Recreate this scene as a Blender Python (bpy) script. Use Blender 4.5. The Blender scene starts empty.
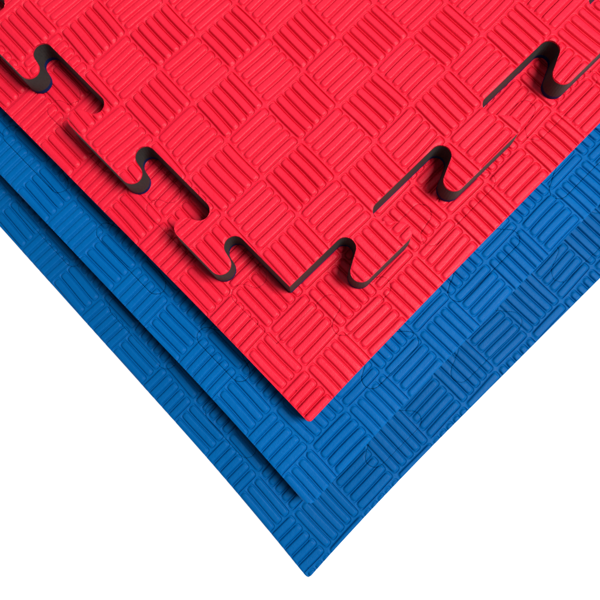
import bpy, math
import numpy as np
from mathutils import Matrix, Vector

# ---------------------------------------------------------------- scale
S = 0.06                     # one embossed block of the mats, in metres
T = 0.5657                   # thickness of a mat, in blocks
scene = bpy.context.scene

# ---------------------------------------------------------------- camera
R_wc = np.array([[0.698681930819508, 0.7150103989355445, -0.024570082620102893],
                 [0.7038589062494826, -0.6931262056717651, -0.1554307019288716],
                 [-0.12816473633260902, 0.0913027514528079, -0.9875411931321221]])
CAM = np.array([3.6128820265823114, -3.1555626876605327, 10.954126470132127])
cam_data = bpy.data.cameras.new('camera')
cam_data.sensor_width = 36.0
cam_data.lens = 36.0 * 609.3337 / 600.0
cam_data.clip_start = 0.01
cam_data.clip_end = 100.0
cam = bpy.data.objects.new('camera', cam_data)
scene.collection.objects.link(cam)
rot = R_wc.T @ np.diag([1.0, -1.0, -1.0])
mw = Matrix(rot.tolist()).to_4x4()
mw.translation = Vector((CAM * S).tolist())
cam.matrix_world = mw
scene.camera = cam

# ---------------------------------------------------------------- studio light
world = bpy.data.worlds.new('World')
scene.world = world
world.use_nodes = True
world.node_tree.nodes['Background'].inputs['Color'].default_value = (0.93, 0.97, 1.0, 1)
world.node_tree.nodes['Background'].inputs['Strength'].default_value = 0.12

def softbox(name, target, az, elev, dist, size, power, color=(1, 1, 1)):
    """az: degrees from picture right towards picture up; elev above the mats"""
    a, e = math.radians(az), math.radians(elev)
    r = math.sqrt(.5)
    right, up = np.array([r, r, 0]), np.array([-r, r, 0])
    d = (right * math.cos(a) + up * math.sin(a)) * math.cos(e) + np.array([0, 0, math.sin(e)])
    ld = bpy.data.lights.new(name, 'AREA')
    ld.shape = 'SQUARE'
    ld.size = size
    ld.energy = power
    ld.color = color
    o = bpy.data.objects.new(name, ld)
    scene.collection.objects.link(o)
    o.location = ((np.array(target) + d * dist) * S).tolist()
    o.rotation_euler = Vector((-d).tolist()).to_track_quat('-Z', 'Y').to_euler()
    return o

softbox('key_softbox', (1.0, 0.5, 0), -10, 59, 60, 1.30, 180.0, (1.0, 0.985, 0.97))
softbox('top_softbox', (1.0, 0.5, 0), 100, 50, 34, 1.3, 5.0, (0.95, 0.98, 1.0))

scene.view_settings.view_transform = 'Standard'
scene.view_settings.look = 'None'
scene.view_settings.gamma = 1.0
scene.view_settings.exposure = 0.0
scene.cycles.max_bounces = 4
scene.cycles.diffuse_bounces = 1
scene.cycles.use_denoising = True

# ---------------------------------------------------------------- materials
def new_mat(name):
    m = bpy.data.materials.new(name)
    m.use_nodes = True
    return m, m.node_tree, m.node_tree.nodes['Principled BSDF']

def foam_skin(name, c1, c2, rough, spec, grain):
    m, nt, b = new_mat(name)
    N, L = nt.nodes, nt.links
    tc = N.new('ShaderNodeTexCoord')
    big = N.new('ShaderNodeTexNoise'); big.inputs['Scale'].default_value = 14; big.inputs['Detail'].default_value = 4
    L.new(tc.outputs['Object'], big.inputs['Vector'])
    ramp = N.new('ShaderNodeMix'); ramp.data_type = 'RGBA'
    ramp.inputs[6].default_value = (*c1, 1); ramp.inputs[7].default_value = (*c2, 1)
    L.new(big.outputs['Fac'], ramp.inputs[0])
    # sparse pale dust specks
    vor = N.new('ShaderNodeTexVoronoi'); vor.inputs['Scale'].default_value = 62
    L.new(tc.outputs['Object'], vor.inputs['Vector'])
    lt = N.new('ShaderNodeMath'); lt.operation = 'LESS_THAN'; lt.inputs[1].default_value = 0.026
    L.new(vor.outputs['Distance'], lt.inputs[0])
    sep = N.new('ShaderNodeSeparateColor'); L.new(vor.outputs['Color'], sep.inputs[0])
    gt = N.new('ShaderNodeMath'); gt.operation = 'GREATER_THAN'; gt.inputs[1].default_value = 0.90
    L.new(sep.outputs[0], gt.inputs[0])
    mul = N.new('ShaderNodeMath'); mul.operation = 'MULTIPLY'
    L.new(lt.outputs[0], mul.inputs[0]); L.new(gt.outputs[0], mul.inputs[1])
    m2 = N.new('ShaderNodeMath'); m2.operation = 'MULTIPLY'; m2.inputs[1].default_value = 0.35
    L.new(mul.outputs[0], m2.inputs[0])
    dust = N.new('ShaderNodeMix'); dust.data_type = 'RGBA'
    dust.inputs[7].default_value = (0.6, 0.6, 0.62, 1)
    L.new(ramp.outputs[2], dust.inputs[6]); L.new(m2.outputs[0], dust.inputs[0])
    L.new(dust.outputs[2], b.inputs['Base Color'])
    # roughness variation
    rn = N.new('ShaderNodeTexNoise'); rn.inputs['Scale'].default_value = 60; rn.inputs['Detail'].default_value = 6
    L.new(tc.outputs['Object'], rn.inputs['Vector'])
    mr = N.new('ShaderNodeMapRange'); mr.inputs['To Min'].default_value = rough - .08; mr.inputs['To Max'].default_value = rough + .10
    L.new(rn.outputs['Fac'], mr.inputs['Value']); L.new(mr.outputs['Result'], b.inputs['Roughness'])
    b.inputs['Specular IOR Level'].default_value = spec
    # fine foam grain and soft waviness
    g = N.new('ShaderNodeTexNoise'); g.inputs['Scale'].default_value = 900; g.inputs['Detail'].default_value = 3
    L.new(tc.outputs['Object'], g.inputs['Vector'])
    w = N.new('ShaderNodeTexNoise'); w.inputs['Scale'].default_value = 110; w.inputs['Detail'].default_value = 5
    L.new(tc.outputs['Object'], w.inputs['Vector'])
    b1 = N.new('ShaderNodeBump'); b1.inputs['Strength'].default_value = grain; b1.inputs['Distance'].default_value = 0.0004
    b2 = N.new('ShaderNodeBump'); b2.inputs['Strength'].default_value = 0.42; b2.inputs['Distance'].default_value = 0.0012
    L.new(g.outputs['Fac'], b1.inputs['Height']); L.new(w.outputs['Fac'], b2.inputs['Height'])
    L.new(b2.outputs['Normal'], b1.inputs['Normal']); L.new(b1.outputs['Normal'], b.inputs['Normal'])
    return m

def foam_core_mat():
    m, nt, b = new_mat('foam_core_grey')
    N, L = nt.nodes, nt.links
    tc = N.new('ShaderNodeTexCoord')
    n = N.new('ShaderNodeTexNoise'); n.inputs['Scale'].default_value = 380; n.inputs['Detail'].default_value = 5
    L.new(tc.outputs['Object'], n.inputs['Vector'])
    cr = N.new('ShaderNodeMix'); cr.data_type = 'RGBA'
    cr.inputs[6].default_value = (0.015, 0.013, 0.012, 1); cr.inputs[7].default_value = (0.040, 0.037, 0.034, 1)
    L.new(n.outputs['Fac'], cr.inputs[0]); L.new(cr.outputs[2], b.inputs['Base Color'])
    b.inputs['Roughness'].default_value = 0.8
    bp = N.new('ShaderNodeBump'); bp.inputs['Strength'].default_value = 0.4; bp.inputs['Distance'].default_value = 0.0005
    L.new(n.outputs['Fac'], bp.inputs['Height']); L.new(bp.outputs['Normal'], b.inputs['Normal'])
    return m

RED = foam_skin('red_foam_skin', (0.79, 0.009, 0.034), (0.88, 0.016, 0.050), 0.42, 0.20, 0.7)
BLUE = foam_skin('blue_foam_skin', (0.000, 0.103, 0.345), (0.000, 0.133, 0.420), 0.38, 0.055, 0.7)
DEEP_SHADED_BLUE = foam_skin('deep_shaded_blue_skin', (0.000, 0.090, 0.300), (0.000, 0.117, 0.370), 0.38, 0.055, 0.7)  # deeper tone of the lowest mat, darkened too in place of contact shade
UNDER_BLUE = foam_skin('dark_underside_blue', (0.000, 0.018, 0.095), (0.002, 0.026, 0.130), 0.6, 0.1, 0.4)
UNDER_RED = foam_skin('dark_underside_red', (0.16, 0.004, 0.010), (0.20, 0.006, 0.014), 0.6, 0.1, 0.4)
CORE = foam_core_mat()

def backdrop_mat():
    m, nt, b = new_mat('glowing_white_backdrop')
    b.inputs['Base Color'].default_value = (0.85, 0.85, 0.85, 1)
    b.inputs['Roughness'].default_value = 0.9
    b.inputs['Specular IOR Level'].default_value = 0.0
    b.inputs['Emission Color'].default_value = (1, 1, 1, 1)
    b.inputs['Emission Strength'].default_value = 0.95  # glow added so the mats leave no shadow on the white surface
    return m

# ---------------------------------------------------------------- embossed pattern
PITCH = 0.2
HALF = 0.079                # half width of a raised bar
END = 0.040                 # distance from a block's edge to a bar's end
PROF = [0, .008, .015, .021, .027, .035, .048, .072, .1, .128, .152, .165, .173, .179, .185, .192]
cross = np.array([k * PITCH + o for k in range(5) for o in PROF])

def smooth(x):
    x = np.clip(x, 0, 1)
    return x * x * (3 - 2 * x)

def hash2(i, j, s=0.0):
    v = np.sin(i * 127.1 + j * 311.7 + s * 74.7) * 43758.5453
    return v - np.floor(v)

def height(a, b, slash_parity, G, P):
    """height of the skin in blocks at pattern coordinates a, b"""
    ia, ib = np.floor(a), np.floor(b)
    fa, fb = a - ia, b - ib
    slash = (np.mod(ia + ib, 2) == slash_parity)
    along = np.where(slash, fb, fa)
    across = np.where(slash, fa, fb)
    k = np.clip(np.floor(across / PITCH), 0, 4)
    c = across - (k + .5) * PITCH
    h1 = hash2(ia * 5 + k, ib, 1) - .5
    h2 = hash2(ia * 5 + k, ib, 2) - .5
    half = HALF + 0.005 * h2
    lo, hi = END + half + .006 * h1, 1 - END - half + .006 * h2
    dl = np.maximum(np.maximum(lo - along, along - hi), 0)
    # ends a little squarer than a half circle
    r = (np.abs(c) ** 2.5 + dl ** 2.5) ** (1 / 2.5)
    d = half - r
    out = np.clip(-d / .023, 0, 1)
    inn = smooth(d / .019)
    crown = P * (1 - .5 * (np.clip(r / half, 0, 1)) ** 4)
    ridge = -.004 * (1 - smooth(out))
    h = np.where(d < 0, -G + (G - .003) * smooth(out), -G + (G + crown) * inn)
    h = h + (.007 * (hash2(ia, ib, 3) - .5) + .005 * (hash2(ia * 5 + k, ib * 3, 7) - .5)) * np.where(d > 0, inn, 0)
    # slow undulation of the moulded skin
    h = h + .006 * np.sin(a * 2.1 + 1.3 * np.sin(b * 1.7)) + .005 * np.sin(b * 2.7 + a * .9)
    return h

# ---------------------------------------------------------------- outlines
def s_curve(p_in, p_out, r, n=12):
    """one side of a puzzle tooth in (u, v): from the body line v=0 at the notch
    (extreme u = p_in) to the head line v=D at the tooth (extreme u = p_out).
    p_out lies back over the notch: a dovetail made of two arcs and a tangent."""
    (un, D, sgn) = p_in
    ub = p_out
    # concave arc centre (notch), convex arc centre (tooth head)
    c1 = np.array([un - sgn * r, r]); c2 = np.array([ub + sgn * r, D - r])
    dv = c2 - c1
    L = np.linalg.norm(dv)
    base = math.atan2(dv[1], dv[0])
    ca = min(1.0, 2 * r / L)
    off = math.acos(ca)
    # tangent point direction on circle 1 (internal tangent)
    ang1 = base - sgn * off
    pts = []
    a0 = -math.pi / 2
    # sweep on circle 1 from straight down (v = 0) to ang1, passing through the sgn side
    def sweep(c, s, e, ccw):
        if ccw:
            while e < s: e += 2 * math.pi
        else:
            while e > s: e -= 2 * math.pi
        return [c + r * np.array([math.cos(t), math.sin(t)]) for t in np.linspace(s, e, n)]
    pts += sweep(c1, a0, ang1, sgn > 0)
    pts += sweep(c2, ang1 + math.pi, math.pi / 2, sgn < 0)
    return pts

def side_path(teeth, D, r, start, end):
    """teeth: list of (head_start, head_end, notch_before_end, notch_after_start); u grows.
    returns (u, v) points from u=start to u=end, body line at v=0"""
    pts = [np.array([start, 0.0])]
    for (h0, h1, n0, n1) in teeth:
        # side at low u: body line runs up to n0 (n0 > h0), tooth head starts at h0
        if n0 is not None:
            pts += s_curve((n0, D, +1), h0, r)
        if n1 is not None:
            pts += s_curve((n1, D, -1), h1, r)[::-1]
    pts.append(np.array([end, 0.0]))
    return pts

def densify(pts, step=.02):
    out = []
    for p, q in zip(pts[:-1], pts[1:]):
        n = max(1, int(np.linalg.norm(q - p) / step))
        for k in range(n):
            out.append(p + (q - p) * k / n)
    out.append(pts[-1])
    return out

BIG = 15.5
def left_teeth(sh=0.0):
    t = [(1.00, 2.37, 1.46, 2.03), (3.47, 5.43, 3.94, 5.03)]
    for k in range(1, 4):
        t.append((3.47 + 3.03 * k, 5.43 + 3.03 * k, 3.94 + 3.03 * k, 5.03 + 3.03 * k))
    return [tuple(x + sh for x in q) for q in t if q[1] < BIG - .5]

def right_teeth():
    t = [(0.93, 2.38, 1.44, 2.04)]
    for k in range(0, 5):
        t.append((3.39 + 3.02 * k, 5.33 + 3.02 * k, 3.98 + 3.02 * k, 5.01 + 3.02 * k))
    return [q for q in t if q[1] < BIG - .5]

def panel_outline(cx, cy, kind):
    """boundary of a puzzle panel; corner of its body at (cx, cy), body over X<cx, Y>cy.
    returned as two paths: far left -> corner, corner -> far right"""
    if kind == 'toothed':
        L = side_path(left_teeth(), .82, .2, 0, BIG)
        left = [np.array([cx - u, cy - v]) for (u, v) in L][::-1]
    else:   # the left side is cut the other way round: notches go into the body
        D = .82
        # heads of the neighbour's teeth point into the panel
        ht = [(1.00, 2.62), (3.42, 5.10), (6.42, 8.16), (9.42, 11.2), (12.42, 14.1)]
        t = [(a, b, a + .36, b - .36) for a, b in ht if b < BIG - .5]
        L = side_path(t, D, .2, 0, BIG)
        left = [np.array([cx - u, cy + v]) for (u, v) in L][::-1]
    Rr = side_path(right_teeth(), .92 if kind == 'toothed' else .84, .2, 0, BIG)
    right = [np.array([cx + v, cy + u]) for (u, v) in Rr]
    return densify(left), densify(right)

def offset_poly(P, g):
    """move a closed counter-clockwise polygon inwards by g"""
    P = np.array(P)
    n = len(P)
    t = np.roll(P, -1, 0) - np.roll(P, 1, 0)
    t /= np.linalg.norm(t, axis=1)[:, None] + 1e-12
    nrm = np.stack([-t[:, 1], t[:, 0]], 1)
    return P + nrm * g

def area(P):
    P = np.array(P); Q = np.roll(P, -1, 0)
    return .5 * np.sum(P[:, 0] * Q[:, 1] - Q[:, 0] * P[:, 1])

def clean(P):
    P = [np.array(p) for p in P]
    out = [P[0]]
    for p in P[1:]:
        if np.linalg.norm(p - out[-1]) > 1e-5:
            out.append(p)
    if np.linalg.norm(out[0] - out[-1]) < 1e-5: out.pop()
    out = np.array(out)
    return out if area(out) > 0 else out[::-1]

def sdf(P, X):
    """signed distance to a closed polygon, positive inside (exact when within .3)"""
    A = P; B = np.roll(P, -1, 0)
    res = np.empty(len(X))
    for s in range(0, len(X), 20000):
        x = X[s:s + 20000]
        lo, hi = x.min(0) - .3, x.max(0) + .3
        mn, mx = np.minimum(A, B), np.maximum(A, B)
        k = np.all((mx > lo) & (mn < hi), 1)
        px, py = x[:, 0][:, None], x[:, 1][:, None]
        if k.any():
            a, b = A[k], B[k]
            ex, ey = (b - a)[:, 0], (b - a)[:, 1]
            wx, wy = px - a[:, 0], py - a[:, 1]
            t = np.clip((wx * ex + wy * ey) / (ex * ex + ey * ey + 1e-18), 0, 1)
            d = np.sqrt(((wx - ex * t) ** 2 + (wy - ey * t) ** 2).min(1))
        else:
            d = np.full(len(x), 1.0)
        # crossings: only the segments that share the rows and lie not wholly left
        k = (mx[:, 1] > lo[1]) & (mn[:, 1] < hi[1]) & (mx[:, 0] > lo[0])
        a, b = A[k], B[k]
        cond = (a[:, 1] > py) != (b[:, 1] > py)
        with np.errstate(divide='ignore', invalid='ignore'):
            xi = a[:, 0] + (py - a[:, 1]) / (b[:, 1] - a[:, 1]) * (b[:, 0] - a[:, 0])
        inside = (np.sum(cond & (px < xi), 1) % 2) == 1
        res[s:s + 20000] = np.where(inside, d, -d)
    return res

# ---------------------------------------------------------------- mesh helpers
def link_mesh(name, verts, faces, mat, parent, smooth_shade=True):
    me = bpy.data.meshes.new(name)
    me.from_pydata(verts, [], faces)
    me.update()
    if smooth_shade:
        me.polygons.foreach_set('use_smooth', [True] * len(me.polygons))
    me.materials.append(mat)
    o = bpy.data.objects.new(name, me)
    scene.collection.objects.link(o)
    if parent is not None: o.parent = parent
    return o

class Mat:
    def __init__(self, layer, theta, corner, lattice, parity, G, P, fine):
        self.z = -layer * T - (.02 if layer else 0)
        self.theta, self.corner = theta, corner
        self.A = np.array(lattice[:2]); self.o = np.array(lattice[2])
        self.warp = np.array(lattice[3:]) if len(lattice) > 3 else None
        self.Ai = np.linalg.inv(self.A)
        self.par, self.G, self.P, self.fine = parity, G, P, fine
        self.seed = layer * 3.3
        self.seam = None
        self.flare = 0.0
        self.bow = 0.0
        self.bottom = -T + (.0 if not layer else .02)
    def pos(self, ab):
        q = ab @ self.A + self.o
        if self.warp is not None:
            a, b = ab[:, 0:1], ab[:, 1:2]
            q = q + a * a * self.warp[0] + a * b * self.warp[1] + b * b * self.warp[2]
        # the moulded lines are never quite straight
        q = q + .010 * np.stack([np.sin(ab[:, 1] * 1.9 + self.seed) + .5 * np.sin(ab[:, 1] * 4.3 + ab[:, 0]),
                                 np.sin(ab[:, 0] * 2.3 + self.seed * 2) + .5 * np.sin(ab[:, 0] * 3.9 - ab[:, 1])], 1)
        return q
    def inv(self, xy):
        ab = (xy - self.o) @ self.Ai
        for _ in range(6):
            ab = ab - (self.pos(ab) - xy) @ self.Ai
        return ab
    def bow_at(self, u):
        """the edges swell a little towards the mat's corner"""
        return self.bow * np.clip(1 - np.asarray(u) / 4.0, 0, 1.1) ** 2
    def hgt(self, ab, xy, poly, only_edge=False):
        """skin height; the relief fades and rolls over at the cut edges"""
        h = height(ab[:, 0], ab[:, 1], self.par, self.G, self.P)
        if self.seam is None:
            d = np.zeros(len(xy)) if only_edge else np.abs(sdf(poly, xy))
            ds = np.full(len(xy), 9.0)
        else:
            d = np.minimum(self.bow_at(xy[:, 1]) - xy[:, 0], xy[:, 1] + self.bow_at(-xy[:, 0]))
            ds = path_dist(self.seam, xy)
        e = 1 - smooth(np.maximum(d, 0) / .04)
        h = h * (1 - .75 * e) - .009 * e * e
        return h - .010 * (1 - smooth(ds / .022))

def path_dist(path, X):
    """distance to a densely sampled path (points <= .02 apart)"""
    lo, hi = X.min(0) - .3, X.max(0) + .3
    k = np.all((path > lo) & (path < hi), 1)
    if not k.any(): return np.full(len(X), 9.0)
    Pn = path[k]
    out = np.empty(len(X))
    for s0 in range(0, len(X), 4000):
        x = X[s0:s0 + 4000]
        out[s0:s0 + 4000] = np.sqrt(((x[:, None, :] - Pn[None]) ** 2).sum(2).min(1))
    return out

def skin_mesh(M, poly):
    """embossed skin over the polygon: verts, faces"""
    lo, hi = poly.min(0), poly.max(0)
    cs = np.array([[lo[0], lo[1]], [lo[0], hi[1]], [hi[0], lo[1]], [hi[0], hi[1]]])
    ab = M.inv(cs)
    a0, a1 = int(math.floor(ab[:, 0].min())) - 1, int(math.ceil(ab[:, 0].max())) + 1
    b0, b1 = int(math.floor(ab[:, 1].min())) - 1, int(math.ceil(ab[:, 1].max())) + 1
    V, F = [], []
    n0 = 0
    for i in range(a0, a1):
        for j in range(b0, b1):
            cc = M.pos(np.array([[i, j], [i + 1, j], [i, j + 1], [i + 1, j + 1.], [i + .5, j + .5]]))
            if cc[:, 0].min() > hi[0] or cc[:, 0].max() < lo[0] or cc[:, 1].min() > hi[1] or cc[:, 1].max() < lo[1]:
                continue
            fine = M.fine(cc[4])
            g = np.append(cross, 1.0) if fine else np.linspace(0, 1, 5)
            # coarse cells that hold no boundary: flat
            m = len(g)
            aa, bb = np.meshgrid(i + g, j + g, indexing='ij')
            ab = np.stack([aa.ravel(), bb.ravel()], 1)
            q = M.pos(ab)
            # restrict the distance test to polygon points near the cell
            ctr = cc[4]
            d = sdf(poly, q)
            if d.max() <= 0: continue
            # evaluate height just inside the block so that its own bars are used
            e = 1e-6
            ab_e = np.stack([np.clip(aa, i + e, i + 1 - e).ravel(), np.clip(bb, j + e, j + 1 - e).ravel()], 1)
            h = M.hgt(ab_e, q, poly) if fine else np.full(len(q), -.01)
            base = n0
            V.append(np.column_stack([q, h])); n0 += len(q)
            idx = np.arange(m * m).reshape(m, m)
            quads = np.stack([idx[:-1, :-1], idx[1:, :-1], idx[1:, 1:], idx[:-1, 1:]], -1).reshape(-1, 4)
            inq = (d[quads] > 0)
            full = inq.all(1)
            F += (quads[full] + base).tolist()
            part = np.where(inq.any(1) & ~full)[0]
            extra = []
            cache = {}
            for f in part:
                qd = quads[f]
                ring = []
                for k in range(4):
                    u, v = int(qd[k]), int(qd[(k + 1) % 4])
                    du, dv = d[u], d[v]
                    if du > 0: ring.append(u + base)
                    if (du > 0) != (dv > 0):
                        key = (min(u, v), max(u, v))
                        if key not in cache:
                            t = du / (du - dv)
                            pt = q[u] + (q[v] - q[u]) * t
                            hh = h[u] + (h[v] - h[u]) * t
                            cache[key] = n0 + len(extra)
                            extra.append([pt[0], pt[1], hh])
                        ring.append(cache[key])
                if len(ring) >= 3: F.append(ring)
            if extra:
                V.append(np.array(extra)); n0 += len(extra)
    return np.concatenate(V), F

def ring_wall(poly, ztops, zbots, base=0):
    n = len(poly)
    V = [(p[0], p[1], z) for p, z in zip(poly, ztops)] + [(p[0], p[1], z) for p, z in zip(poly, zbots)]
    F = [(base + k, base + n + k, base + n + (k + 1) % n, base + (k + 1) % n) for k in range(n)]
    return V, F

SKIN = .045
def slab(M, poly, root, part_name, top_mat, bottom_mat, gap, is_root=False):
    """foam core with an embossed skin on top and a plain skin below"""
    P = offset_poly(poly, gap) if gap else poly
    v, f = skin_mesh(M, P)
    f = [tuple(q) for q in f]
    # the skin turns down over the edge
    hb = M.hgt(M.inv(P), P, P, True)
    fine = np.array([M.fine(p) for p in P])
    hb = np.where(fine, hb, -.01)
    wv, wf = ring_wall(P, hb + .001, np.full(len(P), -.05), len(v))
    verts = np.concatenate([v, np.array(wv)])
    to = lambda arr: (np.asarray(arr) * S).tolist()
    n = len(P)
    Q = offset_poly(poly, -M.flare) if M.flare else poly      # the cut leans out a little
    zc = M.bottom + 2.1 * SKIN
    cv = [(p[0], p[1], -.05) for p in poly] + [(p[0], p[1], zc) for p in Q]
    cf = [(k, n + k, n + (k + 1) % n, (k + 1) % n) for k in range(n)]
    core = link_mesh(part_name, to(cv), cf, CORE, root, False)
    sv = link_mesh('textured_skin', to(verts), f + wf, top_mat, root if is_root else core)
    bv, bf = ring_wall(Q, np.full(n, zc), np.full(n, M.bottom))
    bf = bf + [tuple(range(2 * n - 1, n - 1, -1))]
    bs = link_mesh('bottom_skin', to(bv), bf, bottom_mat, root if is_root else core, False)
    return core

def mat_root(M, label, group):
    o = bpy.data.objects.new('foam_mat', None)
    o.empty_display_size = .05
    scene.collection.objects.link(o)
    o.location = (M.corner[0] * S, M.corner[1] * S, M.z * S)
    o.rotation_euler = (0, 0, M.theta)
    o['label'] = label; o['category'] = 'foam mat'; o['group'] = group
    return o

GROUP = 'stacked interlocking foam mats'
# lattice: rows = a vector, b vector, origin (local blocks) [, a*a, a*b, b*b warp]
top = Mat(0, 0.0, (1.8779, -2.1025),
          [[1.0, -.0307], [-.0086, 1.0143], [-1.8721, 2.100], [0, .0017], [-.0038, .0045], [-.0014, -.0012]],
          0, .046, .014, lambda c: c[0] > -9.2 and c[1] < 9.6)
red2 = Mat(1, .0128, (3.8524, -3.5435), [[1.0063, -.0287], [-.0114, 1.0206], [-.7396, .6127]],
           1, .046, .014, lambda c: (c[0] > -4.3 and c[1] < 11.5) or (c[1] < 4.3 and c[0] > -11.5))
blue3 = Mat(2, .00435, (4.9415, -4.6254), [[1.0083, -.0099], [-.0218, 1.0197], [-.7243, 1.7204]],
            1, .034, .015, lambda c: (c[0] > -2.8 and c[1] < 11.5) or (c[1] < 2.8 and c[0] > -11.5))
blue4 = Mat(3, -.01305, (5.9348, -5.6320), [[.9962, -.0136], [-.0292, .9995], [-.065, 1.501]],
            1, .034, .015, lambda c: (c[0] > -2.8 and c[1] < 11.5) or (c[1] < 2.8 and c[0] > -12.5))

# top red mat: a single puzzle panel without its border strips
top.flare = .028
r = mat_root(top, 'red foam mat with bare jigsaw teeth and dark grey core, topmost of the stack', GROUP)
L, Rr = panel_outline(0, 0, 'toothed')
poly = clean(L + Rr[1:] + [np.array([-BIG, BIG])])
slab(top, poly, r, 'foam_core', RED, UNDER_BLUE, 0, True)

def bordered(M, label, corner, kind, top_mat, bottom_mat, rad, gap, bow):
    M.bow = bow
    r = mat_root(M, label, GROUP)
    cx, cy = corner
    L, Rr = panel_outline(cx, cy, kind)
    far = np.array([cx - BIG, cy + BIG])
    M.seam = np.array(L + Rr)
    poly = clean(L + Rr[1:] + [far])
    slab(M, poly, r, 'inner_panel', top_mat, bottom_mat, gap)
    c = np.array([cx, cy])
    # the outer corner is slightly rounded; the strips meet on the line from it to the panel
    b0 = float(M.bow_at(rad))
    ac = np.array([-rad + b0, rad - b0])
    arc = [ac + rad * np.array([math.cos(t), math.sin(t)]) for t in np.linspace(-math.pi / 2, 0, 13)]
    mid = arc[6]
    joint = densify([c, mid], .03)
    edge_l = densify([np.array([cx - BIG, 0.0]), arc[0]], .03)
    edge_r = densify([arc[-1], np.array([0.0, cy + BIG])], .03)
    edge_l = [np.array([p[0], -float(M.bow_at(-p[0]))]) if p[0] < arc[0][0] - .01 else p for p in edge_l]
    edge_r = [np.array([float(M.bow_at(p[1])), p[1]]) if p[1] > arc[-1][1] + .01 else p for p in edge_r]
    left = clean(edge_l + arc[1:7] + joint[::-1][1:-1] + L[::-1])
    rgt = clean(joint + arc[7:] + edge_r[1:] + Rr[::-1][:-1])
    slab(M, left, r, 'border_strip', top_mat, bottom_mat, 0)
    slab(M, rgt, r, 'border_strip', top_mat, bottom_mat, 0)

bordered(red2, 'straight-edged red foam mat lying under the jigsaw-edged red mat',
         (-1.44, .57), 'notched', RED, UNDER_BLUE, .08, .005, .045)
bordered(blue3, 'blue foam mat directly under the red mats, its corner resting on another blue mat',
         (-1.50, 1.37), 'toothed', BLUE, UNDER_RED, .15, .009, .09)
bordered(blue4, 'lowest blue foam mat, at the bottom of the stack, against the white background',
         (-1.36, 1.34), 'toothed', DEEP_SHADED_BLUE, UNDER_RED, .06, .006, .11)

# ---------------------------------------------------------------- white backdrop with added glow
zt = (-4 * T - .004) * S
E = 6.0
tb = link_mesh('glowing_backdrop', [(-E, -E, zt), (E, -E, zt), (E, E, zt), (-E, E, zt)], [(0, 1, 2, 3)], backdrop_mat(), None, False)
tb['kind'] = 'structure'
